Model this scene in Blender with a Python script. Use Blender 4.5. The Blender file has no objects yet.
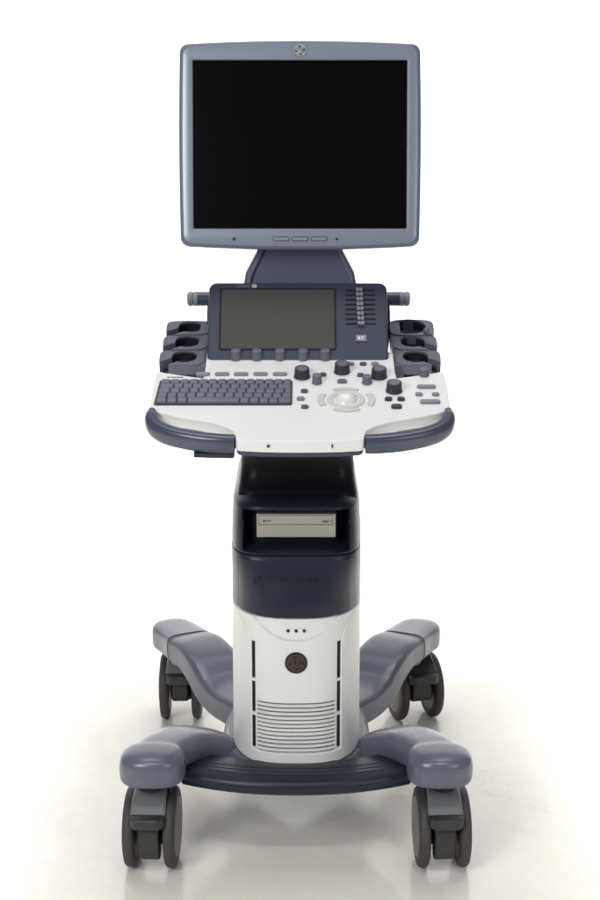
import bpy, bmesh, math, random
from mathutils import Vector, Matrix
random.seed(4)
R = math.radians
scene = bpy.context.scene
COL = scene.collection

# ------------------------------------------------------------------ materials
def lin(c):
    c = c / 255.0
    return c / 12.92 if c <= .04045 else ((c + .055) / 1.055) ** 2.4

def material(name, rgb, rough=.45, metal=0.0, spec=.5, var=.03, vscale=6, bump=.0, bscale=900, coat=0.0, rvar=.025):
    m = bpy.data.materials.new(name)
    m.use_nodes = True
    nt = m.node_tree
    n, l = nt.nodes, nt.links
    b = n['Principled BSDF']
    col = [lin(v) for v in rgb]
    tc = n.new('ShaderNodeTexCoord')
    nz = n.new('ShaderNodeTexNoise'); nz.inputs['Scale'].default_value = vscale; nz.inputs['Detail'].default_value = 2
    l.new(tc.outputs['Object'], nz.inputs['Vector'])
    mx = n.new('ShaderNodeMix'); mx.data_type = 'RGBA'
    mx.inputs['A'].default_value = [max(0, c * (1 - var)) for c in col] + [1]
    mx.inputs['B'].default_value = [min(1, c * (1 + var)) for c in col] + [1]
    l.new(nz.outputs['Fac'], mx.inputs['Factor'])
    l.new(mx.outputs['Result'], b.inputs['Base Color'])
    mr = n.new('ShaderNodeMapRange')
    mr.inputs['To Min'].default_value = max(.02, rough - rvar); mr.inputs['To Max'].default_value = min(1, rough + rvar)
    l.new(nz.outputs['Fac'], mr.inputs['Value'])
    l.new(mr.outputs['Result'], b.inputs['Roughness'])
    b.inputs['Metallic'].default_value = metal
    b.inputs['Specular IOR Level'].default_value = spec
    b.inputs['Coat Weight'].default_value = coat
    if bump:
        n2 = n.new('ShaderNodeTexNoise'); n2.inputs['Scale'].default_value = bscale; n2.inputs['Detail'].default_value = 2
        l.new(tc.outputs['Object'], n2.inputs['Vector'])
        bp = n.new('ShaderNodeBump'); bp.inputs['Strength'].default_value = bump; bp.inputs['Distance'].default_value = .0006
        l.new(n2.outputs['Fac'], bp.inputs['Height'])
        l.new(bp.outputs['Normal'], b.inputs['Normal'])
    return m

M = {}
M['white'] = material('white_plastic', (224, 224, 222), .42)
M['white_gloss'] = material('ball_plastic', (222, 222, 219), .24)
M['pale'] = material('pale_grey_plastic', (196, 198, 194), .4)
M['grille'] = material('grille_shadow_plastic', (84, 84, 84), .7)
M['vent_back'] = material('slot_black_vent_shade', (14, 14, 16), .8)  # black of the slider slots; also paints the shade inside the vents
M['purple'] = material('lavender_grey_plastic', (91, 93, 107), .28)
M['holder'] = material('holder_grey_plastic', (90, 92, 107), .42)
M['bezel'] = material('silver_blue_paint', (127, 135, 149), .34, metal=.2)
M['rim'] = material('monitor_rim_plastic', (94, 99, 116), .45)
M['grip'] = material('slate_blue_plastic', (64, 70, 88), .26)
M['navy'] = material('navy_plastic', (35, 39, 52), .36, spec=.25)
M['panel'] = material('dark_slate_plastic', (54, 60, 76), .46)
M['navy_gloss'] = material('navy_satin_plastic', (28, 31, 42), .34, spec=.2, bump=.06)
M['column'] = material('column_plastic', (19, 19, 23), .36, spec=.2)
M['black'] = material('black_plastic', (24, 24, 27), .4)
M['black_matte'] = material('cup_shade_black', (20, 20, 22), .62)  # black that stands for the darkness inside the probe cups
M['screen'] = material('black_display_glass', (8, 7, 7), .2, spec=.12, var=.02, rvar=.02)
M['lcd'] = material('olive_grey_display', (73, 74, 67), .5, spec=.25, var=.03)
M['key'] = material('key_grey_plastic', (94, 98, 111), .5)
M['keybed'] = material('key_tray_plastic', (46, 49, 60), .5)
M['knob'] = material('lavender_knob_plastic', (99, 99, 113), .48)
M['dknob'] = material('charcoal_knob_plastic', (46, 47, 58), .45)
M['button'] = material('button_grey_plastic', (128, 128, 138), .48)
M['dbutton'] = material('button_dark_plastic', (78, 78, 90), .48)
M['hood'] = material('caster_hood_plastic', (112, 114, 116), .5)
M['tyre'] = material('charcoal_tyre', (60, 58, 57), .62, bump=.2, var=.15)
M['hub'] = material('wheel_disc_plastic', (118, 114, 108), .5)
M['dcast'] = material('caster_dark_plastic', (50, 49, 48), .5)
M['chrome'] = material('chrome', (205, 205, 210), .15, metal=1)
M['copper'] = material('dark_copper_badge', (50, 43, 43), .3, metal=.5)
M['copper_line'] = material('copper_script', (104, 88, 85), .4, metal=.6)
M['drive'] = material('disc_drive_beige', (156, 155, 146), .5)
M['drive_line'] = material('disc_drive_groove', (96, 94, 84), .5)
M['ink'] = material('dark_print', (44, 46, 56), .6)
M['emboss'] = material('embossed_lettering', (13, 14, 21), .45)
M['lightprint'] = material('pale_print', (205, 210, 216), .5)
M['neck'] = material('blue_violet_plastic', (90, 93, 118), .38)
M['silver'] = material('silver_print', (196, 196, 200), .4, metal=.2)
M['dimprint'] = material('dim_print', (112, 116, 130), .5)

# ------------------------------------------------------------------ mesh helpers
def finish(name, bm, mat, parent=None, loc=None, rot=None, bevel=0, seg=3, ang=35, wn=True, smooth=True):
    bmesh.ops.remove_doubles(bm, verts=bm.verts, dist=1e-6)
    bmesh.ops.recalc_face_normals(bm, faces=bm.faces)
    if bevel:
        bm.normal_update()
        es = [e for e in bm.edges if len(e.link_faces) == 2 and e.calc_face_angle(0) > R(ang)]
        bmesh.ops.bevel(bm, geom=es, offset=bevel, segments=seg, profile=.5, affect='EDGES', clamp_overlap=True)
    me = bpy.data.meshes.new(name)
    bm.to_mesh(me); bm.free()
    for p in me.polygons: p.use_smooth = smooth
    if smooth: me.set_sharp_from_angle(angle=R(40))
    o = bpy.data.objects.new(name, me)
    me.materials.append(mat)
    COL.objects.link(o)
    if wn and smooth:
        w = o.modifiers.new('weighted', 'WEIGHTED_NORMAL'); w.keep_sharp = True; w.weight = 60
    if parent: o.parent = parent
    if loc: o.location = loc
    if rot: o.rotation_euler = rot
    return o

def box(bm, x0, x1, y0, y1, z0, z1, mtx=None):
    vs = [bm.verts.new((x, y, z)) for x in (x0, x1) for y in (y0, y1) for z in (z0, z1)]
    for q in ((0,1,3,2), (4,6,7,5), (0,4,5,1), (2,3,7,6), (0,2,6,4), (1,5,7,3)):
        bm.faces.new([vs[i] for i in q])
    if mtx:
        for v in vs: v.co = mtx @ v.co
    return vs

def loft(bm, rings, cap=True, closed=False):
    L = [[bm.verts.new(p) for p in r] for r in rings]
    n = len(L[0])
    pairs = list(zip(L[:-1], L[1:])) + ([(L[-1], L[0])] if closed else [])
    for a, b in pairs:
        for i in range(n):
            j = (i + 1) % n
            try: bm.faces.new((a[i], a[j], b[j], b[i]))
            except ValueError: pass
    if cap and not closed:
        bm.faces.new(L[0]); bm.faces.new(list(reversed(L[-1])))
    return L

def prism(bm, pts, z0, z1):
    loft(bm, [[(x, y, z0) for x, y in pts], [(x, y, z1) for x, y in pts]])

def rrect(w, h, r, ns=1, nc=6, bx=0, by=0, cx=0, cy=0):
    """rounded rectangle, ns points a side, sides bulged by bx / by"""
    pts = []
    for k, (sx, sy) in enumerate(((1, 1), (-1, 1), (-1, -1), (1, -1))):
        c = (sx * (w / 2 - r), sy * (h / 2 - r))
        for i in range(nc + 1):
            a = R(90 * k + 90 * i / nc)
            pts.append((c[0] + r * math.cos(a), c[1] + r * math.sin(a)))
        nx = ((-1, 1), (-1, -1), (1, -1), (1, 1))[k]
        a0 = pts[-1]
        kk = (k + 1) % 4
        d = ((1, 1), (-1, 1), (-1, -1), (1, -1))[kk]
        c2 = (d[0] * (w / 2 - r), d[1] * (h / 2 - r))
        aa = R(90 * kk)
        b0 = (c2[0] + r * math.cos(aa), c2[1] + r * math.sin(aa))
        for i in range(1, ns):
            t = i / ns
            pts.append((a0[0] + (b0[0] - a0[0]) * t, a0[1] + (b0[1] - a0[1]) * t))
    out = []
    for x, y in pts:
        x2 = x * (1 + (bx / (w / 2)) * (1 - (2 * y / h) ** 2))
        y2 = y * (1 + (by / (h / 2)) * (1 - (2 * x / w) ** 2))
        out.append((x2 + cx, y2 + cy))
    return out

def lathe(bm, prof, n=40, axis='z', mtx=None, skip=None):
    rings = []
    for k in range(n):
        a = 2 * math.pi * k / n
        ring = []
        for r, h in prof:
            p = (r * math.cos(a), r * math.sin(a), h) if axis == 'z' else (h, r * math.cos(a), r * math.sin(a))
            ring.append(p)
        rings.append(ring)
    L = [[bm.verts.new(p) for p in r] for r in rings]
    for k in range(n):
        a, b = L[k], L[(k + 1) % n]
        mid = 360 * (k + .5) / n
        for i in range(len(prof) - 1):
            if skip and skip[0] < mid < skip[1] and prof[i][0] > 0 and prof[i + 1][0] > 0: continue
            bm.faces.new((a[i], a[i + 1], b[i + 1], b[i]))
    vs = [v for r in L for v in r]
    if mtx:
        for v in vs: v.co = mtx @ v.co
    bmesh.ops.remove_doubles(bm, verts=vs, dist=1e-6)
    return vs

def crom(P, n):
    """Catmull-Rom resample of a list of tuples (any length)"""
    out = []
    m = len(P)
    for k in range(m - 1):
        p0, p1, p2, p3 = P[max(k - 1, 0)], P[k], P[k + 1], P[min(k + 2, m - 1)]
        for i in range(n):
            t = i / n
            out.append(tuple(.5 * (2 * b + (c - a) * t + (2 * a - 5 * b + 4 * c - d) * t * t + (3 * b - a - 3 * c + d) * t ** 3)
                             for a, b, c, d in zip(p0, p1, p2, p3)))
    out.append(tuple(P[-1]))
    return out

def sweep(bm, path, nsub=8, ex=3.0, nseg=36, dome=(0, 0), up=(0, 0, 1), domeex=2.0, flat=.45):
    """path rows: x, y, z, width, height; superellipse section, upright; rounded ends of given length"""
    S = crom(path, nsub) if nsub > 1 else [tuple(p) for p in path]
    U = Vector(up)
    fr = []
    for i, s in enumerate(S):
        a, b = Vector(S[max(i - 1, 0)][:3]), Vector(S[min(i + 1, len(S) - 1)][:3])
        t = (b - a).normalized()
        side = t.cross(U).normalized()
        u2 = side.cross(t).normalized()
        fr.append((Vector(s[:3]), t, side, u2, s[3], s[4]))
    def ring(c, side, u2, w, h):
        r = []
        for k in range(nseg):
            a = 2 * math.pi * k / nseg
            ca, sa = math.cos(a), math.sin(a)
            e = 2 / ex
            r.append(tuple(c + side * (w / 2 * math.copysign(abs(ca) ** e, ca)) + u2 * (h / 2 * math.copysign(abs(sa) ** e, sa))))
        return r
    rings = []
    nd = 8
    if dome[0]:
        c, t, sd, u2, w, h = fr[0]
        for k in range(nd):
            q = 1 - k / nd
            sc = max(.03, (1 - (q * .999) ** domeex) ** (1 / domeex))
            rings.append(ring(c - t * dome[0] * q, sd, u2, w * sc, h * (flat + (1 - flat) * sc) if k else h * flat * .8))
    for c, t, sd, u2, w, h in fr: rings.append(ring(c, sd, u2, w, h))
    if dome[1]:
        c, t, sd, u2, w, h = fr[-1]
        for k in range(1, nd + 1):
            q = k / nd
            sc = max(.03, (1 - (q * .999) ** domeex) ** (1 / domeex))
            rings.append(ring(c + t * dome[1] * q, sd, u2, w * sc, h * (flat + (1 - flat) * sc) if k < nd else h * flat * .8))
    loft(bm, rings)

def tube(bm, pts, r, n=8):
    sweep(bm, [tuple(p) + (2 * r, 2 * r) for p in pts], nsub=1, ex=2, nseg=n)

def text(name, body, size, mat, parent, mtx, depth=.0004, bold=0, align='CENTER', sx=1.0):
    cu = bpy.data.curves.new(name, 'FONT')
    cu.body = body; cu.size = size; cu.extrude = depth; cu.align_x = align; cu.align_y = 'CENTER'; cu.offset = bold
    cu.resolution_u = 3
    tmp = bpy.data.objects.new(name + '_tmp', cu)
    COL.objects.link(tmp)
    dg = bpy.context.evaluated_depsgraph_get()
    me = bpy.data.meshes.new_from_object(tmp.evaluated_get(dg))
    bpy.data.objects.remove(tmp); bpy.data.curves.remove(cu)
    me.name = name
    me.transform(mtx @ Matrix.Scale(sx, 4, (1, 0, 0)))
    o = bpy.data.objects.new(name, me)
    me.materials.clear(); me.materials.append(mat)
    COL.objects.link(o); o.parent = parent
    return o

def copy(o, parent, loc=None, rot=None, label=None):
    c = o.copy(); COL.objects.link(c); c.parent = parent
    if loc is not None: c.location = loc
    if rot is not None: c.rotation_euler = rot
    return c

def monogram(bm, r, d=.0006, t=.06):
    """round script monogram in the xz plane, facing -y"""
    th = r * t
    def stroke(pts, w=1.0):
        S = crom([(p[0] * r, -d, p[1] * r) for p in pts], 6)
        sweep(bm, [s + (2 * th * w, 2 * th * w) for s in S], nsub=1, ex=2, nseg=6, up=(0, 1, 0))
    # letter G (left) and E (right), looped
    stroke([(-.08, .30), (-.22, .42), (-.40, .30), (-.42, .02), (-.28, -.10), (-.12, .06), (-.10, .32), (-.14, -.20), (-.30, -.42), (-.48, -.34), (-.36, -.18), (-.06, -.02)], 1.2)
    stroke([(.42, .28), (.30, .44), (.14, .34), (.20, .12), (.34, .08), (.16, .04), (.04, -.16), (.12, -.38), (.32, -.40), (.48, -.20)], 1.2)
    # four curls round the rim
    for k in range(4):
        a0 = 90 * k + 20
        stroke([(.72 * math.cos(R(a0 + q)) * s, .72 * math.sin(R(a0 + q)) * s) for q, s in ((0, .9), (18, 1.02), (38, 1.06), (56, .98), (62, .84), (52, .80))], .9)
    # outer ring
    S = [(math.cos(R(a)) * r * .93, -d, math.sin(R(a)) * r * .93) for a in range(0, 360, 10)]
    rings = []
    for x, y, z in S:
        v = Vector((x, 0, z)).normalized()
        rings.append([tuple(Vector((x, y, z)) + v * (th * 1.1 * math.cos(q)) + Vector((0, 1, 0)) * (th * 1.1 * math.sin(q))) for q in [R(60 * i) for i in range(6)]])
    loft(bm, rings, cap=False, closed=True)

# ------------------------------------------------------------------ the thing
root = bpy.data.objects.new('ultrasound_machine', None)
COL.objects.link(root)
root['label'] = 'wheeled white and navy ultrasound scanner with dark monitor, keyboard console and four casters'
root['category'] = 'ultrasound machine'
LX = -.0065                       # the lower half sits a touch to the left of the head

# ---------------- monitor
def ringset(specs):
    rings = []
    for (w, h, r, bx, by, y, cz) in specs:
        rings.append([(x, y, z + cz) for x, z in rrect(w, h, r, ns=24, nc=8, bx=bx, by=by)])
    return rings
MW, MH = .3985, .3320
bm = bmesh.new()
BX, BY = .0022, .0060
loft(bm, ringset([
    (MW * .80, MH * .78, .03, 0, .004, .058, -.004),
    (MW * .84, MH * .82, .03, 0, .004, .056, -.004),
    (MW * .93, MH * .92, .03, BX, BY, .044, -.003),
    (MW * .985, MH * .98, .024, BX, BY, .030, 0),
    (MW, MH, .0130, BX, BY, .022, 0),
    (MW, MH, .0130, BX, BY, .0070, 0),
    (MW - .0014, MH - .0014, .0158, BX, BY, .0038, 0),
    (MW - .0050, MH - .0050, .0146, BX, BY, .0018, 0),
    (MW - .0098, MH - .0088, .0132, BX, BY, .0012, 0),
    (MW - .0110, MH - .0100, .0127, BX, BY, .0045, 0)]))
monitor = finish('monitor', bm, M['rim'], root, (.0, .2, 1.2055), (R(-9), 0, 0), wn=False)
SW, SH, SCZ = .3545, .276, .0010
bm = bmesh.new()
ring = ringset([
    (MW - .0100, MH - .0090, .0130, BX, BY, .0060, 0),
    (MW - .0100, MH - .0090, .0130, BX, BY, .0016, 0),
    (MW - .0110, MH - .0100, .0127, BX, BY, .0005, 0),
    (MW - .0135, MH - .0125, .0118, BX, BY, .0000, 0),
    (SW + .010, SH + .010, .0060, 0, .0, -.0004, SCZ),
    (SW + .003, SH + .003, .0030, 0, 0, .0002, SCZ),
    (SW + .001, SH + .001, .0020, 0, 0, .0022, SCZ),
    (SW, SH, .0015, 0, 0, .0075, SCZ)])
loft(bm, ring, cap=False)
bez = finish('bezel', bm, M['bezel'], monitor, wn=False)
bm = bmesh.new()
box(bm, -SW / 2 - .003, SW / 2 + .003, .0030, .0042, -SH / 2 - .003 + SCZ, SH / 2 + .003 + SCZ)
finish('screen', bm, M['screen'], monitor)
# badge on the top edge
bm = bmesh.new()
lathe(bm, [(0, -.0022), (.0080, -.0022), (.0098, -.0014), (.0104, .0016), (.0104, .003)], 32, mtx=Matrix.Translation((.0005, 0, .1545)) @ Matrix.Rotation(R(90), 4, 'X') @ Matrix.Scale(-1, 4, (0, 0, 1)))
finish('badge', bm, M['ink'], monitor)
bm = bmesh.new(); monogram(bm, .0098, .0026, .06)
bmesh.ops.translate(bm, verts=bm.verts, vec=(.0005, 0, .1545))
finish('badge_script', bm, M['silver'], monitor, wn=False)
for x in (-.0317, 0, .0317):
    bm = bmesh.new()
    prism(bm, rrect(.026, .0052, .0024, nc=4), 0, .0022)
    b = finish('menu_button', bm, M['bezel'], monitor, (x, .0006, -.1548), (R(90), 0, 0), bevel=.0006)
    bm = bmesh.new()
    loft(bm, [[(p[0], p[1], .0) for p in rrect(.0282, .0074, .0034, nc=4)], [(p[0], p[1], .0012) for p in rrect(.0282, .0074, .0034, nc=4)],
              [(p[0], p[1], .0012) for p in rrect(.0264, .0056, .0026, nc=4)], [(p[0], p[1], .0) for p in rrect(.0264, .0056, .0026, nc=4)]], cap=False)
    finish('button_outline', bm, M['ink'], monitor, (x, .0002, -.1548), (R(90), 0, 0))
for x, r in ((-.110, .0026), (.0617, .0022)):
    bm = bmesh.new(); lathe(bm, [(0, .0014), (r * .7, .0013), (r, .0006), (r, -.001)], 20)
    finish('sensor_dot', bm, M['black'], monitor, (x, -.0002, -.1548), (R(90), 0, 0))
# monitor neck
bm = bmesh.new()
secs = []
for z, hw, y0, y1 in ((.93, .105, .262, .318), (.985, .0945, .262, .310), (1.02, .076, .262, .302), (1.045, .066, .262, .298), (1.075, .064, .258, .294)):
    secs.append([(x, y + (y0 + y1) / 2, z) for x, y in rrect(2 * hw, y1 - y0, .010, ns=2, nc=5)])
loft(bm, secs)
neck = finish('monitor_neck', bm, M['neck'], root, (.0, 0, 0))
bm = bmesh.new()
sweep(bm, [(-.0900, .2620, .95, .003, .004), (-.0800, .2620, .985, .003, .004), (-.0630, .2620, 1.02, .003, .004), (-.054, .2620, 1.045, .003, .004)], ex=3, up=(0, 1, 0))
finish('edge_trim', bm, M['navy'], neck)
bm = bmesh.new()
lathe(bm, [(0, -.05), (.024, -.05), (.026, -.046), (.026, .046), (.024, .05), (0, .05)], 32, axis='x', mtx=Matrix.Translation((0, .276, 1.085)))
finish('tilt_hinge', bm, M['navy'], neck)

# ---------------- rear handle bar
bm = bmesh.new()
lathe(bm, [(0, -.178), (.0125, -.178), (.0125, .178), (0, .178)], 32, axis='x')
hb = finish('rear_handle', bm, M['grip'], root, (-.0025, .31, .9345))
for s in (-1, 1):
    bm = bmesh.new()
    lathe(bm, [(0, .0185), (.0095, .0185), (.0128, .0160), (.0128, .009), (.0112, .0085), (.0112, .0075), (.0128, .007), (.0128, 0), (0, 0)], 32, axis='x')
    finish('end_cap', bm, M['button'], hb, (s * .1785, 0, 0), (0, 0, 0 if s > 0 else math.pi))
    bm = bmesh.new()
    sweep(bm, [(s * .150, 0, 0, .02, .02), (s * .150, -.03, -.03, .02, .022), (s * .145, -.06, -.075, .024, .024)], ex=3, up=(1, 0, 0))
    finish('bracket', bm, M['navy'], hb)

# ---------------- console (local x, s, h on a 17 degree slope)
CLOC, CROT = (0, -.13, .778), (R(17), 0, 0)
half = [(0, -.0066), (.03, -.0062), (.06, -.0048), (.0905, -.0016), (.0975, .0015), (.0990, .012), (.1025, .0275), (.114, .0400), (.136, .0535), (.165, .0640),
        (.196, .0740), (.222, .0865), (.2325, .096), (.2368, .110), (.2378, .150), (.2374, .195), (.2364, .222), (.231, .226), (.175, .2085), (.158, .204), (.1565, .225), (.1565, .30)]
outline = [(x, s) for x, s in half] + [(-x, s) for x, s in reversed(half[1:])]
bm = bmesh.new()
prism(bm, outline, -.021, 0)
bm.normal_update()
console = finish('control_console', bm, M['white'], root, CLOC, CROT, bevel=.0055, seg=4, ang=50)
bm = bmesh.new()
prism(bm, [(x * .985, s + (.004 if s < .02 else -.001)) for x, s in outline], -.031, -.0212)
finish('underside_tray', bm, M['panel'], console, bevel=.004, ang=50)
bm = bmesh.new()
box(bm, -.094, .094, .20, .29, -.085, -.0312)
finish('console_mount', bm, M['black'], console, bevel=.01)

def grip(s):
    P = [(.1005, .0085), (.125, .0105), (.155, .0165), (.185, .0265), (.208, .0385), (.2225, .0520), (.2300, .0660), (.2325, .0790), (.2325, .0870)]
    H = [.0300, .0310, .0315, .0315, .0315, .0305, .0280, .0235, .017]
    W = [.0210, .0220, .0230, .0235, .0240, .0240, .0230, .0195, .014]
    C = [-.0130, -.0130, -.0130, -.0126, -.0118, -.0102, -.0075, -.0045, -.002]
    bm = bmesh.new()
    sweep(bm, [(s * x, y, c, w, h) for (x, y), w, h, c in zip(P, W, H, C)], nsub=6, ex=2.7, nseg=32, dome=(.0012, .008))
    g = finish('hand_grip', bm, M['grip'], console)
    # recess wall behind the grip
    return g
for s in (-1, 1): grip(s)
bm = bmesh.new()
prism(bm, [(-.163, .004), (-.103, .001), (-.100, .004), (-.100, .016), (-.163, .018)], -.0350, -.0270)
finish('grip_latch', bm, M['black'], console, bevel=.002)
bm = bmesh.new()
lathe(bm, [(0, .0012), (.0022, .001), (.0024, 0)], 16); finish('status_mark', bm, M['ink'], console, (-.0480, -.0072, -.0075), (R(78), 0, 0))
bm = bmesh.new()
prism(bm, rrect(.0024, .006, .001, nc=3), 0, .0012); finish('status_mark', bm, M['ink'], console, (.0490, -.0068, -.0075), (R(78), 0, 0))

# keyboard
KX0, KX1, KS0, KS1 = -.2300, -.0125, .1085, .1910
bm = bmesh.new()
prism(bm, [(KX0 - .001, KS0 + .002), (KX0 + .002, KS0), (KX1 - .003, KS0), (KX1, KS0 + .003), (KX1, KS1 - .003), (KX1 - .003, KS1), (KX0 + .0055, KS1), (KX0 + .0025, KS1 - .003)], .0002, .0028)
keyboard = finish('keyboard', bm, M['keybed'], root, CLOC, CROT, bevel=.0008)
def keymesh(w, d):
    bm = bmesh.new()
    loft(bm, [[(x, y, 0) for x, y in rrect(w, d, .0016, nc=3)], [(x, y, .0018) for x, y in rrect(w, d, .0018, nc=3)],
              [(x, y + .0002, .0032) for x, y in rrect(w - .0016, d - .0018, .0020, nc=3)], [(x, y + .0002, .0034) for x, y in rrect(w - .0030, d - .0032, .0016, nc=3)]])
    return bm
rowp = (KS1 - KS0 - .003) / 5
pitch = .0152
proto = {}
def key(x0, x1, row):
    w = x1 - x0 - .0015
    kk = round(w, 4)
    loc = ((x0 + x1) / 2, KS0 + .0015 + rowp * (row + .5), .0028)
    if kk not in proto:
        proto[kk] = finish('key', keymesh(w, rowp - .0015), M['key'], keyboard, loc, wn=False)
    else:
        copy(proto[kk], keyboard, loc)
for row in range(1, 5):
    first = pitch * (1, 1.45, 1.2, 1.0)[4 - row] if row != 4 else pitch
    x = KX0 + .0030 + (row) * .0006
    key(x, x + first, row); x += first
    while x + pitch * 1.55 < KX1 - .002:
        key(x, x + pitch, row); x += pitch
    key(x, KX1 - .0015, row)
x = KX0 + .0030
for w in (.0162, .0162, .0162, .0830, .0152, .0152, .0152, .0152):
    key(x, x + w, 0); x += w
key(x, KX1 - .0015, 0)

def pill(name, x, s, w, d, mat, h=.0035, r=None, rot=0, parent=None):
    bm = bmesh.new()
    r = r or d * .42
    loft(bm, [[(px, py, .0001) for px, py in rrect(w, d, r, nc=4)], [(px, py, h * .7) for px, py in rrect(w, d, r, nc=4)],
              [(px, py, h) for px, py in rrect(w - .0012, d - .0012, r * .85, nc=4)]])
    return finish(name, bm, mat, parent or console, (x, s, 0), (0, 0, rot), wn=False)
for x in (-.1590, -.1275, -.0965, -.0645, -.0328):
    pill('function_button', x, .2140, .0235, .0092, M['button'])
# small print left of the function buttons
bm = bmesh.new()
for x0, x1 in ((-.2170, -.2105), (-.2095, -.2030), (-.2020, -.1900)):
    box(bm, x0, x1, .2038, .2066, .0001, .0004)
finish('console_print', bm, M['ink'], console)

def knob(name, x, s, r, h, mat, top=None, flute=0):
    bm = bmesh.new()
    n = 48
    rings = []
    for rr, z in ((r * 1.06, .0001), (r * 1.06, .0012), (r, .0022), (r * .95, h * .88), (r * .90, h * .97), (r * .80, h)):
        ring = []
        for k in range(n):
            a = 2 * math.pi * k / n
            q = rr - (flute if (k // 2) % 2 and .002 < z < h * .96 else 0)
            ring.append((q * math.cos(a), q * math.sin(a), z))
        rings.append(ring)
    loft(bm, rings)
    k = finish(name, bm, mat, console, (x, s, 0), wn=False)
    if top:
        bm = bmesh.new(); lathe(bm, [(0, .0003), (r * .62, .0005), (r * .72, 0)], 32)
        finish('knob_top', bm, top, k, None)
        k.children[0].location = (0, 0, h + .0001)
    return k
for x in (-.1069, -.0718, -.0334, .0050, .0418):
    knob('soft_key_dial', x, .2725, .0088, .0165, M['knob'], flute=.0003)
for x, s in ((.0033, .2075), (.0690, .2250), (.1289, .2075), (.1509, .1580)):
    knob('mode_dial', x, s, .0128, .0165, M['dknob'], top=M['knob'], flute=.0004)
for x, s, r, h in ((.0275, .1860, .0078, .0150), (.1086, .1860, .0080, .0130), (.2029, .2130, .0080, .0120)):
    knob('push_dial', x, s, r, h, M['knob'], flute=.0003)
# trackball
bm = bmesh.new()
lathe(bm, [(.0205, -.001), (.0205, .0008), (.0225, .0022), (.0285, .0020), (.0305, .0001)], 56)
trackring = finish('trackball_ring', bm, M['pale'], console, (.0735, .1270, 0))
bm = bmesh.new()
bmesh.ops.create_uvsphere(bm, u_segments=48, v_segments=24, radius=.0202)
finish('trackball', bm, M['white_gloss'], console, (.0735, .1270, -.0085), wn=False)
def arc_button(name, cx, cs, r0, r1, a0, a1, mat, h=.0024):
    bm = bmesh.new()
    n = 14
    out = [(r1 * math.cos(R(a0 + (a1 - a0) * i / n)), r1 * math.sin(R(a0 + (a1 - a0) * i / n))) for i in range(n + 1)]
    inn = [(r0 * math.cos(R(a1 + (a0 - a1) * i / n)), r0 * math.sin(R(a1 + (a0 - a1) * i / n))) for i in range(n + 1)]
    prism(bm, out + inn, .0001, h)
    return finish(name, bm, mat, console, (cx, cs, 0), bevel=.0009, ang=25, seg=2)
for a0, a1 in ((58, 122), (238, 302)):
    arc_button('trackball_button', .0735, .1270, .0335, .0405, a0, a1, M['pale'])
for a0, a1 in ((152, 208), (-28, 28)):
    arc_button('trackball_button', .0735, .1270, .0355, .0460, a0, a1, M['pale'])
for x, s, w, d, m in ((.0070, .1540, .0115, .0080, 'dbutton'), (.0010, .1280, .0125, .0090, 'button'), (.0075, .1010, .0115, .0080, 'dbutton'),
                      (.0377, .2120, .0100, .0085, 'dbutton'), (.0682, .1880, .0155, .0100, 'knob'), (.0846, .2510, .0100, .0075, 'button'),
                      (.1045, .2500, .0110, .0080, 'dbutton'), (.1240, .2500, .0120, .0080, 'button'), (.0990, .2100, .0110, .0085, 'dbutton'),
                      (.1405, .1270, .0120, .0092, 'dknob'), (.1605, .1270, .0120, .0092, 'dknob'), (.1520, .1020, .0170, .0110, 'dknob'),
                      (.2035, .1690, .0300, .0085, 'button'), (.1900, .1430, .0115, .0080, 'button'), (.2165, .1430, .0115, .0080, 'button'), (.2060, .1180, .0320, .0100, 'button')):
    pill('control_button', x, s, w, d, M[m], h=.0042)

# ---------------- touch panel (local x, t up the slope, h outwards)
PW, PH = .3015, .152
bm = bmesh.new()
def prof(w, h, r): return rrect(w, h, r, ns=4, nc=8)
loft(bm, [[(x, y, -.034) for x, y in prof(PW - .012, PH - .012, .010)], [(x, y, -.028) for x, y in prof(PW, PH, .0135)],
          [(x, y, -.004) for x, y in prof(PW + .001, PH, .0135)], [(x, y, -.0012) for x, y in prof(PW - .002, PH - .002, .0125)], [(x, y, 0) for x, y in prof(PW - .0065, PH - .0065, .011)]])
panel = finish('touch_panel', bm, M['panel'], root, (-.0035, .127 + .068 * math.cos(R(55)), .858 + .068 * math.sin(R(55))), (R(55), 0, 0))
bm = bmesh.new()
# frame round the display: thin raised lip
cx, cy, w, h = -.0345 + .0005, .0065, .190, .1095
bm = bmesh.new()
loft(bm, [[(x, y, .0001) for x, y in rrect(w + .007, h + .007, .003, nc=4, cx=cx, cy=cy)], [(x, y, .0014) for x, y in rrect(w + .006, h + .006, .003, nc=4, cx=cx, cy=cy)],
          [(x, y, .0014) for x, y in rrect(w + .002, h + .002, .002, nc=4, cx=cx, cy=cy)], [(x, y, .0002) for x, y in rrect(w, h, .0015, nc=4, cx=cx, cy=cy)]], cap=False)
finish('display_frame', bm, M['navy'], panel)
bm = bmesh.new(); prism(bm, rrect(w + .0012, h + .0012, .0015, nc=3, cx=cx, cy=cy), .0001, .0006)
finish('touch_display', bm, M['lcd'], panel)
for k in range(8):
    t = .0605 - k * .00905
    bm = bmesh.new(); prism(bm, rrect(.0515, .0036, .0014, nc=3), .0001, .0004)
    sl = finish('slider_slot', bm, M['vent_back'], panel, (.1055, t, 0))
    dx = .0003 * k - .0015
    bm = bmesh.new()
    box(bm, -.0058, -.0004, -.0033, .0033, 0, .0052); box(bm, .0004, .0058, -.0033, .0033, 0, .0052)
    box(bm, -.0054, .0054, -.0030, .0030, 0, .0036)
    finish('slider_cap', bm, M['button'], sl, (dx, 0, .0004), bevel=.0009, seg=2)
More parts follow.
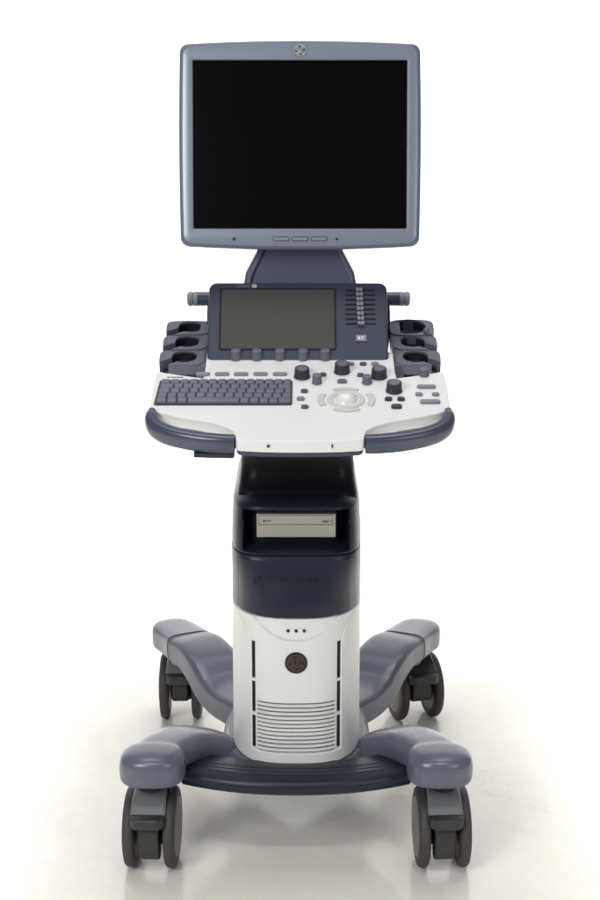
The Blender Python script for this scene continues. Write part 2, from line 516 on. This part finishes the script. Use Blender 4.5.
bm = bmesh.new(); prism(bm, rrect(.0185, .0118, .0012, nc=3), .0001, .0022)
pb = finish('panel_button', bm, M['button'], panel, (.1060, -.0300, 0), bevel=.0006)
bm = bmesh.new()
box(bm, -.0055, -.0012, -.0030, .0030, .0022, .0026); box(bm, .0002, .0052, .0004, .0028, .0022, .0026); box(bm, .0002, .0040, -.0028, -.0006, .0022, .0026)
finish('panel_button_mark', bm, M['lightprint'], pb)
text('panel_print', 'LOGIQ', .0075, M['dimprint'], panel, Matrix.Translation((-.0930, .0685, .0003)), depth=.0002)
text('panel_print', 'S8', .0085, M['lightprint'], panel, Matrix.Translation((-.0740, .0685, .0003)), depth=.0003, bold=.0003)
bm = bmesh.new(); box(bm, -.135, .125, -.03, .05, -.085, -.0342)
finish('panel_mount', bm, M['black'], panel, bevel=.01)

# ---------------- probe holders
def cshape(r, cx, cy, w, d, ang, gap, s):
    """outer rounded block with a round hole that opens through a slit"""
    hole = []
    a = R(ang); half_g = math.asin(gap / 2 / r)
    N = 28
    for i in range(N + 1):
        q = a + half_g + (2 * math.pi - 2 * half_g) * i / N
        hole.append((cx + r * math.cos(q), cy + r * math.sin(q)))
    return hole
def holder_tier(x0, x1, d, open_side, ang, thick, r, gap, closed=False):
    bm = bmesh.new()
    w = x1 - x0
    cx, cy = 0 + (.004 if open_side < 0 else -.004), .003
    n = 64
    outer, inner = [], []
    def oray(q):
        # superellipse outer outline
        c, s_ = math.cos(q), math.sin(q)
        e = 4.5
        k = (abs(c / (w / 2)) ** e + abs(s_ / (d / 2)) ** e) ** (-1 / e)
        return (k * c, k * s_)
    aa = R(ang)
    hg = 0 if closed else math.asin(min(.95, gap / 2 / r))
    qs = [aa + hg + (2 * math.pi - 2 * hg) * i / n for i in range(n + 1)]
    pin = [(cx + r * math.cos(q), cy + r * math.sin(q)) for q in qs]
    pout = []
    for i, q in enumerate(qs):
        pout.append(oray(q))
    if not closed:
        # straight slit: end points of the outer outline share the slit's width
        for idx, sg in ((0, 1), (-1, -1)):
            dirv = Vector((math.cos(aa), math.sin(aa))); nrm = Vector((-dirv.y, dirv.x)) * sg * gap / 2
            p = Vector((cx, cy)) + nrm
            t = 0
            while t < .08:
                c = p + dirv * t
                if abs(c.x / (w / 2)) ** 4.5 + abs(c.y / (d / 2)) ** 4.5 > 1: break
                t += .0005
            pout[idx] = tuple(c)
        rings = []
    L = []
    for (pi, po) in zip(pin, pout):
        L.append([bm.verts.new((pi[0], pi[1], 0)), bm.verts.new((po[0], po[1], 0)), bm.verts.new((po[0], po[1], -thick)), bm.verts.new((pi[0], pi[1], -thick))])
    m = len(L)
    rng = range(m - 1)
    for i in rng:
        a, b = L[i], L[i + 1]
        for k in range(4):
            j = (k + 1) % 4
            bm.faces.new((a[k], a[j], b[j], b[k]))
    if not closed:
        bm.faces.new(L[0]); bm.faces.new(list(reversed(L[-1])))
    return bm
def holders(s):
    side = s
    tiers = [(.1590, .8560), (.2080, .8740), (.2570, .8920)]
    bm = bmesh.new()
    xi, xo = s * .1585, s * .2290
    # sloping carrier under the cups with a wall along the panel
    pts = [(.138, .804), (.286, .850), (.286, .8850), (.138, .8306)]
    ring = lambda x: [(x, y, z) for y, z in pts]
    loft(bm, [ring(s * .1570), ring(s * .2330)])
    pts2 = [(.136, .812), (.292, .865), (.290, .8990), (.276, .8975), (.136, .8460)]
    body = finish('probe_holder', bm, M['navy'], root, bevel=.006)
    bm = bmesh.new()
    loft(bm, [[(s * .1565, y, z) for y, z in pts2], [(s * .1750, y, z) for y, z in pts2]])
    finish('holder_wall', bm, M['holder'], body, bevel=.0045)
    for k, (y, z) in enumerate(tiers):
        xc = s * (.1990 - .0022 * k)
        closed = (s > 0 and k == 2)
        ang = 180 + 36 if s < 0 else -36
        if closed:
            b = holder_tier(-.0385, .0385, .0600, 1, ang, .028, .0290, .02, True); rr_ = .0290
        else:
            b = holder_tier(-.0385, .0385, .0535, s, ang, .022, .0212, .0165); rr_ = .0212
        tier = finish('cup_rim', b, M['holder'], body, (xc, y, z), (R(17.5), 0, 0), bevel=.0024, ang=50)
        if closed: tier['label'] = 'large closed round cup'
        bm = bmesh.new()
        lathe(bm, [(0, -.034), (rr_ + .0006, -.034), (rr_ + .0006, -.0045), (rr_ - .0006, -.0045), (rr_ - .0006, -.030), (0, -.030)], 72, mtx=Matrix.Translation((.004 if s < 0 else -.004, .003, 0)), skip=None if closed else ((ang % 360) - 25, (ang % 360) + 25))
        finish('cup_shade_liner', bm, M['black_matte'], body, (xc, y, z), (R(17.5), 0, 0))  # black sleeve added so the cup's inside reads as deep shade
    return body
for s in (-1, 1): holders(s)
bm = bmesh.new()
bmesh.ops.create_uvsphere(bm, u_segments=20, v_segments=12, radius=.0062)
finish('cable_hook', bm, M['holder'], root, (.2165, .205, .893), wn=False)

# ---------------- tower
TB = .40
def tower_shell(name, z0, z1, wfun, recess, mat, dz=.0012, d=.13, n=2.8, yb=.165, dx=.0012, parent=root, rough_edge=.003, flat=None):
    bm = bmesh.new()
    nz = max(2, int((z1 - z0) / dz))
    us = []
    lim = .80
    k = int(2 * lim * .112 / dx)
    us += [-lim + 2 * lim * i / k for i in range(k + 1)]
    ext = [math.sin(R(q)) for q in range(54, 91, 2)]
    us = [-u for u in reversed(ext) if u > lim] + us + [u for u in ext if u > lim]
    rows = []
    for j in range(nz + 1):
        z = z0 + (z1 - z0) * j / nz
        w, yo = wfun(z)
        e = min(z - z0, z1 - z)
        inset = rough_edge - math.sqrt(max(0, rough_edge ** 2 - (rough_edge - e) ** 2)) if e < rough_edge else 0
        row = []
        for u in us:
            x = u * w
            y = yb - d * math.sqrt(max(0, 1 - abs(u) ** n)) + yo
            if flat:
                ft = flat(z)
                y = y * (1 - ft) + ft * (yo + yb - .116 * max(0, 1 - abs(u) ** 6) ** (1 / 2.6))
            dep = recess(x, z) + inset
            # push in along a blend of +y and centre
            row.append(bm.verts.new((x * (1 - inset / .112), y + dep, z)))
        row.append(bm.verts.new((w - inset, TB, z)))
        row.insert(0, bm.verts.new((-w + inset, TB, z)))
        rows.append(row)
    m = len(rows[0])
    for a, b in zip(rows[:-1], rows[1:]):
        for i in range(m - 1):
            bm.faces.new((a[i], a[i + 1], b[i + 1], b[i]))
        bm.faces.new((a[m - 1], a[0], b[0], b[m - 1]))
    bm.faces.new(rows[0]); bm.faces.new(rows[-1])
    return finish(name, bm, mat, parent, (LX, 0, 0), wn=False)

def sstep(a, b, x):
    t = min(1, max(0, (x - a) / (b - a)))
    return t * t * (3 - 2 * t)
def cover_recess(x, z):
    dep = 0
    ax = abs(x)
    # shallow smile under the navy front
    zs = .394 + .040 * (ax / .074) ** 2.2
    if ax < .080: dep += .0036 * sstep(zs - .0016, zs + .0016, z)
    # side cheeks step
    if z > .375:
        t = min(1, (z - .375) / .062)
        xe = .0765 + .034 * t ** 2.2
        dep += .0022 * sstep(xe + .0012, xe - .0012, ax) 
    elif z > .19:
        dep += .0022 * sstep(.0765 + .0012, .0765 - .0012, ax)
    # grille
    if ax < .0665 and .189 < z < .2830:
        ph = ((z - .189) / .0073) % 1.0
        g = 1 - abs(ph - .5) * 2
        dep += .0060 * sstep(.46, .66, g) * sstep(.0665, .0650, ax)
    # slots
    if .0695 < ax < .0742:
        for a, b in ((.195, .2535), (.2595, .3150), (.3210, .3870)):
            if a < z < b: dep += .010
    return dep
cover = tower_shell('front_cover', .1690, .4330, lambda z: (.112, 0), cover_recess, M['white'], dz=.0008)
def front_y(x, w=.112, d=.13, n=2.8, yb=.165): return yb - d * math.sqrt(max(0, 1 - abs(x / w) ** n))
for s in (-1, 1):
    for a, b in ((.195, .2535), (.2595, .3150), (.3210, .3870)):
        bm = bmesh.new(); yy = front_y(.072)
        box(bm, s * .0719 - .0019, s * .0719 + .0019, yy + .0035, yy + .006, a + .001, b - .001)
        finish('vent_slot_shade', bm, M['vent_back'], cover)  # dark bar set into the slot to paint its inner shade
bm = bmesh.new()
gx_ = [-.065 + .130 * i / 40 for i in range(41)]
for i in range(40):
    a, b = gx_[i], gx_[i + 1]
    ya, yb_ = front_y(a) + .0064, front_y(b) + .0064
    v = [bm.verts.new(q) for q in ((a, ya, .190), (b, yb_, .190), (b, yb_, .282), (a, ya, .282), (a, ya + .001, .190), (b, yb_ + .001, .190), (b, yb_ + .001, .282), (a, ya + .001, .282))]
    for q in ((0, 1, 2, 3), (7, 6, 5, 4), (0, 4, 5, 1), (3, 2, 6, 7)): bm.faces.new([v[k] for k in q])
finish('grille_gap_shade', bm, M['grille'], cover)  # grey plate set in the grooves, its colour standing for their shade
for x in (-.0135, 0, .0135):
    bm = bmesh.new(); lathe(bm, [(0, .0016), (.0022, .0014), (.0028, .0004), (.0028, -.002)], 20)
    finish('indicator_light', bm, M['black'], cover, (x, front_y(x) + .0050, .4110), (R(90), 0, 0))
bm = bmesh.new()
lathe(bm, [(0, .0020), (.0150, .0020), (.0158, .0034), (.0180, .0034), (.0190, .0020), (.0190, -.003)], 48)
em = finish('emblem', bm, M['copper'], cover, (0, front_y(0) + .0030, .3555), (R(90), 0, 0))
bm = bmesh.new(); monogram(bm, .0152, .0, .07)
o = finish('emblem_script', bm, M['copper_line'], em, (0, 0, .0024), (R(-90), 0, 0), wn=False)

# navy front with the lettering
npan = tower_shell('front_panel', .4336, .5390, lambda z: (.1115, .001 + .05 * max(0, (z - .515)) ), lambda x, z: -.0015 * sstep(.096, .090, abs(x)) * sstep(.535, .531, z), M['navy'], dz=.002, flat=lambda z: sstep(.45, .53, z))
def wrap(o, dy):
    ft = sstep(.45, .53, .497)
    for v in o.data.vertices:
        x = v.co.x
        v.co.y += front_y(x) * (1 - ft) + ft * (.165 - .116 * max(0, 1 - abs(x / .112) ** 6) ** (1 / 2.6)) + dy
RX = Matrix.Rotation(R(90), 4, 'X')
t = text('panel_lettering', 'GE Healthcare', .0155, M['emboss'], npan, Matrix.Translation((-.0060, 0, .4970)) @ RX, depth=.0005, bold=.0001)
wrap(t, -.0010)
bm = bmesh.new(); monogram(bm, .0085, .0, .07)
bmesh.ops.translate(bm, verts=bm.verts, vec=(-.0645, 0, .4970))
o = finish('panel_monogram', bm, M['emboss'], npan, wn=False); wrap(o, -.0006)

# frame with the disc drive bay, then the column
def frame_w(z):
    t = (z - .5395) / (.637 - .5395)
    return (.1112 - .0045 * t ** 2 - .006 * sstep(.76, 1, t), .004 + .010 * t + .048 * max(0, (t - .80) / .20) ** 2)
def bay(x, z):
    return .055 * sstep(.0895, .0855, abs(x)) * sstep(.5440, .5465, z) * sstep(.6140, .6105, z)
frame = tower_shell('drive_bay', .5395, .6370, frame_w, bay, M['navy_gloss'], dz=.0016, rough_edge=.001, flat=lambda z: 1)
bm = bmesh.new(); box(bm, -.0665, .0665, .082, .12, .5620, .6025)
dv = finish('disc_drive', bm, M['drive'], frame, bevel=.0012)
def slab(x0, x1, z0, z1, name, mat, t=.0006):
    bm = bmesh.new(); box(bm, x0, x1, .082 - t, .083, z0, z1); return finish(name, bm, mat, dv)
slab(-.0630, .0620, .5838, .5848, 'tray_seam', M['drive_line'])
slab(-.0630, .0620, .5995, .6002, 'tray_seam', M['drive_line'])
slab(-.0632, -.0624, .5838, .6002, 'tray_seam', M['drive_line'])
slab(.0612, .0620, .5838, .6002, 'tray_seam', M['drive_line'])
slab(.0440, .0540, .5880, .5912, 'eject_button', M['drive_line'], .0012)
slab(.0575, .0592, .5900, .5915, 'drive_light', M['ink'], .0008)
slab(-.0560, -.0505, .5885, .5925, 'drive_print', M['drive_line'], .0003)
slab(-.0495, -.0420, .5898, .5920, 'drive_print', M['drive_line'], .0003)

bm = bmesh.new()
secs = []
for z, hw, y0 in ((.615, .1030, .094), (.632, .1018, .098), (.640, .1000, .105), (.650, .0985, .113), (.664, .0970, .120), (.690, .0958, .122), (.72, .0955, .112), (.76, .0955, .095)):
    secs.append([(x, y, z) for x, y in [(px, py + (y0 + .37) / 2) for px, py in rrect(2 * hw, .37 - y0, .030, ns=3, nc=8)]])
loft(bm, secs)
finish('column', bm, M['column'], root, (LX + .002, 0, 0))

# ---------------- base: deck, legs, foot rest
bm = bmesh.new()
plan = []
for a in range(0, 360, 5):
    c, s_ = math.cos(R(a)), math.sin(R(a))
    k = (abs(c) ** 3.2 + abs(s_) ** 3.2) ** (-1 / 3.2)
    plan.append((.135 * k * c, .215 + .185 * k * s_))
def scaled(f): return [(x * f, .215 + (y - .215) * f) for x, y in plan]
loft(bm, [[(x, y, .118) for x, y in scaled(.93)], [(x, y, .124) for x, y in scaled(.98)], [(x, y, .135) for x, y in scaled(1)], [(x, y, .150) for x, y in scaled(.985)], [(x, y, .160) for x, y in scaled(.95)], [(x, y, .1685) for x, y in scaled(.90)]])
base = finish('base_deck', bm, M['purple'], root, (LX, 0, 0))

for s in (-1, 1):
    # front leg
    bm = bmesh.new()
    sweep(bm, [(s * .240, -.014, .2030, .086, .054), (s * .220, .034, .1980, .090, .056), (s * .190, .090, .1860, .096, .058), (s * .152, .140, .1580, .104, .060), (s * .120, .165, .1360, .110, .056), (s * .090, .185, .1260, .112, .050)],
          nsub=8, ex=3.0, nseg=56, dome=(.02, 0), domeex=2.2, flat=.82)
    puck = []
    for z, f in ((.1565, .90), (.1590, .955), (.1640, .990), (.1700, 1.0), (.1860, 1.0), (.1930, .985), (.1990, .945), (.2040, .87), (.2080, .74), (.2105, .56), (.2120, .34), (.2125, .1)):
        rg = []
        for k in range(64):
            q = 2 * math.pi * k / 64
            c, sn = math.cos(q), math.sin(q)
            kk = (abs(c) ** 2.5 + abs(sn) ** 2.5) ** (-1 / 2.5)
            rg.append((s * .2390 + .0550 * f * kk * c, -.0290 + .0470 * f * kk * sn, z + .0195))
        puck.append(rg)
    loft(bm, puck)
    leg = finish('leg', bm, M['purple'], root, (LX, 0, 0), wn=False)
    rm = leg.modifiers.new('blend', 'REMESH'); rm.mode = 'VOXEL'; rm.voxel_size = .003; rm.use_smooth_shade = True
    sm = leg.modifiers.new('soften', 'SMOOTH'); sm.factor = .5; sm.iterations = 14
    # rear leg
    bm = bmesh.new()
    path = [(s * .060, .345, .1340, .116, .056), (s * .098, .390, .1330, .114, .057), (s * .127, .430, .1345, .112, .058), (s * .151, .464, .1470, .110, .060), (s * .173, .498, .1730, .108, .060), (s * .197, .540, .1860, .104, .058), (s * .218, .572, .1850, .101, .058)]
    sweep(bm, path, nsub=8, ex=5.5, nseg=72)
    rl = finish('leg', bm, M['purple'], root, (LX + .003 - (.010 if s > 0 else -.001), 0, 0), wn=False)
    bm = bmesh.new()
    sweep(bm, [(s * .2150, .566, .1848, .0985, .0560), (s * .2300, .597, .1846, .0950, .0550)], nsub=1, ex=5, nseg=48)
    finish('leg_seam', bm, M['black'], rl, wn=False)
    bm = bmesh.new()
    sweep(bm, [(s * .2240, .5845, .1848, .098, .058), (s * .2410, .6200, .1832, .095, .057), (s * .2590, .653, .1820, .094, .056)], nsub=4, ex=4.5, nseg=48, dome=(0, .046), domeex=2.2, flat=.82)
    finish('leg_cap', bm, M['purple'], rl, wn=False)

# curved foot rest between the front legs
bm = bmesh.new()
arc = []
for i in range(41):
    u = -1 + 2 * i / 40
    arc.append((u * .1945, .008 - .044 * (1 - abs(u) ** 2.2), 0))
def footrest_section():
    # (back offset, height): flat ribbed tread, rounded nose
    return [(.085, .146), (.085, .1735), (.066, .1755), (.050, .1768), (.0468, .1750), (.0440, .1768), (.0360, .1768), (.0335, .1750), (.0310, .1768), (.0235, .1768), (.0210, .1750), (.0185, .1766),
            (.0090, .1740), (.0030, .1690), (.0002, .1620), (.0010, .1545), (.0050, .1485), (.0120, .1450)]
rings = []
for i, (x, y, z) in enumerate(arc):
    a, b = Vector(arc[max(i - 1, 0)]), Vector(arc[min(i + 1, 40)])
    t = (b - a).normalized(); nrm = Vector((-t.y, t.x, 0))
    u = abs(-1 + 2 * i / 40)
    e = 1
    rings.append([tuple(Vector((x, y, 0)) + nrm * o_ + Vector((0, 0, .161 + (h - .161) * e))) for o_, h in footrest_section()])
loft(bm, rings)
finish('foot_rest', bm, M['navy'], root, (LX, -.004, 0))

# ---------------- casters
def caster(name, loc, yaw, hoodmat, width=.088, guard=True):
    ww = .0195
    hx = width / 2 - ww / 2
    r = .069
    bm = bmesh.new()
    # fork body between the wheels: swept hood over the top, dark inner block
    iw = width - 2 * ww - .003
    secs = []
    n = 10
    for i in range(n + 1):
        a = R(40 + 108 * i / n)          # from the front, over the top, to the back
        secs.append((a))
    rin, rout = .058, .0745
    rings = []
    for a in secs:
        c, s_ = -math.cos(a), math.sin(a)
        hwid = iw / 2 + .0045 + .003 * max(0, math.cos(a))
        rings.append([(x, c * q, r + s_ * q) for x, q in ((-hwid, .0705), (-hwid, rout - .002), (-hwid + .004, rout + .0015), (hwid - .004, rout + .0015), (hwid, rout - .002), (hwid, .0705))])
    loft(bm, rings)
    fork = finish(name, bm, hoodmat, root, loc, (0, 0, yaw))
    bm = bmesh.new()
    lathe(bm, [(0, r + .066), (.0235, r + .066), (.0235, r + .0785), (.019, r + .0800), (.019, r + .092), (0, r + .092)], 32)
    finish('swivel_stem', bm, M['black'], fork)
    bm = bmesh.new()
    lathe(bm, [(0, -iw / 2), (.026, -iw / 2), (.030, -iw / 2 + .004), (.030, iw / 2 - .004), (.026, iw / 2), (0, iw / 2)], 40, axis='x', mtx=Matrix.Translation((0, 0, r)))
    finish('axle_block', bm, M['dcast'], fork)
    # brake pedal: a tongue sticking out at the front
    bm = bmesh.new()
    hw = iw / 2 + .006; hn = iw / 2 - .001
    pts = [(-hn, -.0595), (-hw, -.0595), (-hw * .96, -.072), (-hw * .66, -.080), (hw * .66, -.080), (hw * .96, -.072), (hw, -.0595), (hn, -.0595), (hn, -.036), (-hn, -.036)]
    prism(bm, pts, r + .030, r + .049)
    finish('brake_pedal', bm, M['dcast'], fork, bevel=.004, ang=30)
    gw = iw / 2 - .005
    bm = bmesh.new()
    if guard:
        sec = [(-.044, r + .026), (-.058, r + .024), (-.062, r + .010), (-.060, r - .018), (-.053, r - .034), (-.042, r - .041), (-.030, r - .040), (-.020, r - .028), (-.018, r + .026)]
    else:
        sec = [(-.044, r + .026), (-.056, r + .024), (-.060, r + .010), (-.058, r - .006), (-.050, r - .016), (-.030, r - .020), (-.018, r - .012), (-.018, r + .026)]
    loft(bm, [[(-gw, y, z) for y, z in sec], [(gw, y, z) for y, z in sec]])
    finish('lower_guard', bm, M['dcast'], fork, bevel=.004, ang=30)
    bm = bmesh.new()
    box(bm, -iw / 2 + .004, iw / 2 - .004, -.036, .040, r - .010, r + .052)
    finish('fork_web', bm, M['black'], fork, bevel=.004)
    for s in (-1, 1):
        bm = bmesh.new()
        h = ww / 2
        lathe(bm, [(.052, -h), (.060, -h), (.0655, -h + .0015), (.0685, -h + .005), (r, 0), (.0685, h - .005), (.0655, h - .0015), (.060, h), (.052, h)], 56, axis='x')
        wh = finish('wheel', bm, M['tyre'], fork, (s * hx, 0, r))
        # side disc, slightly dished, belongs to the wheel's outer face: one level below the caster
        bm = bmesh.new()
        lathe(bm, [(0, -h + .002), (.0535, -h + .001), (.0520, h - .001), (.049, h + .0012), (.034, h + .0030), (.012, h + .0034), (0, h + .0034)], 48, axis='x')
        if s < 0: bmesh.ops.scale(bm, verts=bm.verts, vec=(-1, 1, 1))
        finish('wheel_disc', bm, M['hub'], fork, (s * hx, 0, r))
    return fork
caster('caster', (LX - .2455, .014, 0), R(-2.5), M['hood'])
caster('caster', (LX + .2480, .014, 0), R(2.5), M['hood'])
caster('caster', (LX - .2440, .660, 0), R(1), M['hood'], .086, False)
rc = caster('caster', (LX + .2470, .660, 0), R(14), M['dcast'], .094, False)
rc['label'] = 'rear caster with a dark hood'

# ------------------------------------------------------------------ floor and backdrop
fm = bpy.data.materials.new('vinyl_floor'); fm.use_nodes = True
nt = fm.node_tree; n = nt.nodes; l = nt.links; b = n['Principled BSDF']
tc = n.new('ShaderNodeTexCoord')
n1 = n.new('ShaderNodeTexNoise'); n1.inputs['Scale'].default_value = 5; n1.inputs['Detail'].default_value = 9; n1.inputs['Roughness'].default_value = .62
n2 = n.new('ShaderNodeTexNoise'); n2.inputs['Scale'].default_value = 45; n2.inputs['Detail'].default_value = 4
l.new(tc.outputs['Object'], n1.inputs['Vector']); l.new(tc.outputs['Object'], n2.inputs['Vector'])
r1 = n.new('ShaderNodeValToRGB')
r1.color_ramp.elements[0].position = .2; r1.color_ramp.elements[0].color = (.78, .75, .68, 1)
r1.color_ramp.elements[1].position = .8; r1.color_ramp.elements[1].color = (.89, .862, .80, 1)
l.new(n1.outputs['Fac'], r1.inputs['Fac'])
mx = n.new('ShaderNodeMix'); mx.data_type = 'RGBA'; mx.blend_type = 'MULTIPLY'; mx.inputs['Factor'].default_value = .14
l.new(r1.outputs['Color'], mx.inputs['A']); l.new(n2.outputs['Color'], mx.inputs['B'])
# hairline scuffs and cracks
wv = n.new('ShaderNodeTexVoronoi'); wv.feature = 'DISTANCE_TO_EDGE'; wv.inputs['Scale'].default_value = 3.2
nd = n.new('ShaderNodeTexNoise'); nd.inputs['Scale'].default_value = 7; nd.inputs['Detail'].default_value = 6
sh = n.new('ShaderNodeVectorMath'); sh.operation = 'ADD'; sh.inputs[1].default_value = (.10, 0, 0); l.new(tc.outputs['Object'], sh.inputs[0])
va = n.new('ShaderNodeVectorMath'); va.operation = 'MULTIPLY_ADD'; va.inputs[1].default_value = (.35, .35, .35)
l.new(sh.outputs['Vector'], nd.inputs['Vector']); l.new(nd.outputs['Color'], va.inputs[0]); l.new(sh.outputs['Vector'], va.inputs[2])
l.new(va.outputs['Vector'], wv.inputs['Vector'])
cr = n.new('ShaderNodeMapRange'); cr.inputs['From Min'].default_value = .0; cr.inputs['From Max'].default_value = .010; cr.inputs["To Min"].default_value = .2; cr.inputs['To Max'].default_value = 0
l.new(wv.outputs['Distance'], cr.inputs['Value'])
nm = n.new('ShaderNodeTexNoise'); nm.inputs['Scale'].default_value = 2.3; l.new(sh.outputs['Vector'], nm.inputs['Vector'])
gt = n.new('ShaderNodeMapRange'); gt.inputs['From Min'].default_value = .44; gt.inputs['From Max'].default_value = .60; l.new(nm.outputs['Fac'], gt.inputs['Value'])
sx = n.new('ShaderNodeSeparateXYZ'); l.new(tc.outputs['Object'], sx.inputs['Vector'])
gx = n.new('ShaderNodeMapRange'); gx.inputs['From Min'].default_value = .10; gx.inputs['From Max'].default_value = .24; l.new(sx.outputs['X'], gx.inputs['Value'])
gm = n.new('ShaderNodeMath'); gm.operation = 'MULTIPLY'; l.new(gt.outputs['Result'], gm.inputs[0]); l.new(gx.outputs['Result'], gm.inputs[1])
ml = n.new('ShaderNodeMath'); ml.operation = 'MULTIPLY'; l.new(cr.outputs['Result'], ml.inputs[0]); l.new(gm.outputs['Value'], ml.inputs[1])
mx2 = n.new('ShaderNodeMix'); mx2.data_type = 'RGBA'; mx2.inputs['B'].default_value = (.30, .27, .22, 1)
l.new(ml.outputs['Value'], mx2.inputs['Factor']); l.new(mx.outputs['Result'], mx2.inputs['A'])
l.new(mx2.outputs['Result'], b.inputs['Base Color'])
rr = n.new('ShaderNodeMapRange'); rr.inputs['To Min'].default_value = .10; rr.inputs['To Max'].default_value = .20
l.new(n1.outputs['Fac'], rr.inputs['Value']); l.new(rr.outputs['Result'], b.inputs['Roughness'])
bp = n.new('ShaderNodeBump'); bp.inputs['Strength'].default_value = .06; bp.inputs['Distance'].default_value = .004
l.new(n1.outputs['Fac'], bp.inputs['Height']); l.new(bp.outputs['Normal'], b.inputs['Normal'])
bm = bmesh.new()
vs = [bm.verts.new(p) for p in ((-6, -5, 0), (6, -5, 0), (6, 1.9, 0), (-6, 1.9, 0))]; bm.faces.new(vs)
o = finish('floor', bm, fm, wn=False); o['kind'] = 'structure'
bm = bmesh.new()
prof_ = [(1.9, .0), (2.2, .006)] + [(2.2 + .8 * math.sin(R(a)), .006 + .8 * (1 - math.cos(R(a)))) for a in range(6, 91, 6)] + [(3.0, 4.5)]
rows = [[bm.verts.new((x, y, z)) for x in (-6, 6)] for y, z in prof_]
for a, b_ in zip(rows[:-1], rows[1:]): bm.faces.new((a[0], a[1], b_[1], b_[0]))
bdm = material('white_paper', (244, 244, 243), .8, var=.01, vscale=3)
o = finish('backdrop', bm, bdm, wn=False); o['kind'] = 'structure'

# ------------------------------------------------------------------ lamps
def area(name, loc, target, sx, sy, power, col=(1, 1, 1), spread=180):
    ld = bpy.data.lights.new(name, 'AREA'); ld.shape = 'RECTANGLE'; ld.size = sx; ld.size_y = sy; ld.energy = power; ld.color = col
    ld.spread = R(spread)
    o = bpy.data.objects.new(name, ld); COL.objects.link(o)
    o.location = loc
    o.rotation_euler = (Vector(target) - Vector(loc)).to_track_quat('-Z', 'Y').to_euler()
    return o
area('added_backdrop_light', (0, 1.7, 3.4), (0, 3.0, 1.0), 6, .6, 44, spread=130)  # these three lights are added out of view to turn the backdrop white
area('added_backdrop_light', (-2.6, 1.9, 1.6), (-.8, 3.0, .9), .5, 2.0, 20, spread=120)
area('added_backdrop_light', (2.6, 1.9, 1.6), (.8, 3.0, .9), .5, 2.0, 20, spread=120)
area('key_softbox', (-1.5, -2.6, 2.0), (0, .1, .7), 1.0, 1.0, 60)
area('fill_softbox', (1.9, -2.6, 1.6), (0, .1, .6), 1.0, 1.0, 17)
area('top_softbox', (0, .2, 3.2), (0, .2, 0), 1.8, 1.4, 40)
def spot(name, loc, target, power, size, blend):
    ld = bpy.data.lights.new(name, 'SPOT'); ld.energy = power; ld.spot_size = R(size); ld.spot_blend = blend; ld.shadow_soft_size = .10
    o = bpy.data.objects.new(name, ld); COL.objects.link(o); o.location = loc
    o.rotation_euler = (Vector(target) - Vector(loc)).to_track_quat('-Z', 'Y').to_euler()
for s in (-1, 1):
    for y in (-1.2, -.6, 0, .6, 1.2):
        spot('added_floor_spot', (s * .38, y, 2.4), (s * 1.55, y, 0), 130, 54, .55)  # added spots that wash the floor out to white at the sides
for x in (-.45, .45):
    spot('added_foreground_spot', (x, -1.75, 2.5), (x * .8, -.62, 0), 50, 40, .8)  # added pair that brightens the floor in front of the machine
for x in (-.5, 0, .5):
    spot('added_floor_spot', (x, .85, 2.4), (x, 2.0, 0), 130, 54, .55)  # added spots that wash out the floor behind the machine
w = bpy.data.worlds.new('World'); scene.world = w; w.use_nodes = True
w.node_tree.nodes['Background'].inputs['Color'].default_value = (.9, .95, 1, 1)
w.node_tree.nodes['Background'].inputs['Strength'].default_value = .11

# ------------------------------------------------------------------ camera
cd = bpy.data.cameras.new('camera'); cam = bpy.data.objects.new('camera', cd); COL.objects.link(cam)
cam.location = (0, -2.44, 1.295); cam.rotation_euler = (R(90 - 13), 0, 0)
cd.sensor_fit = 'VERTICAL'; cd.sensor_height = 24; cd.lens = 1560 / 900 * 24; cd.clip_end = 100; cd.clip_start = .05
scene.camera = cam
vs = scene.view_settings
vs.view_transform = 'Standard'; vs.look = 'None'; vs.gamma = 1; vs.exposure = 0
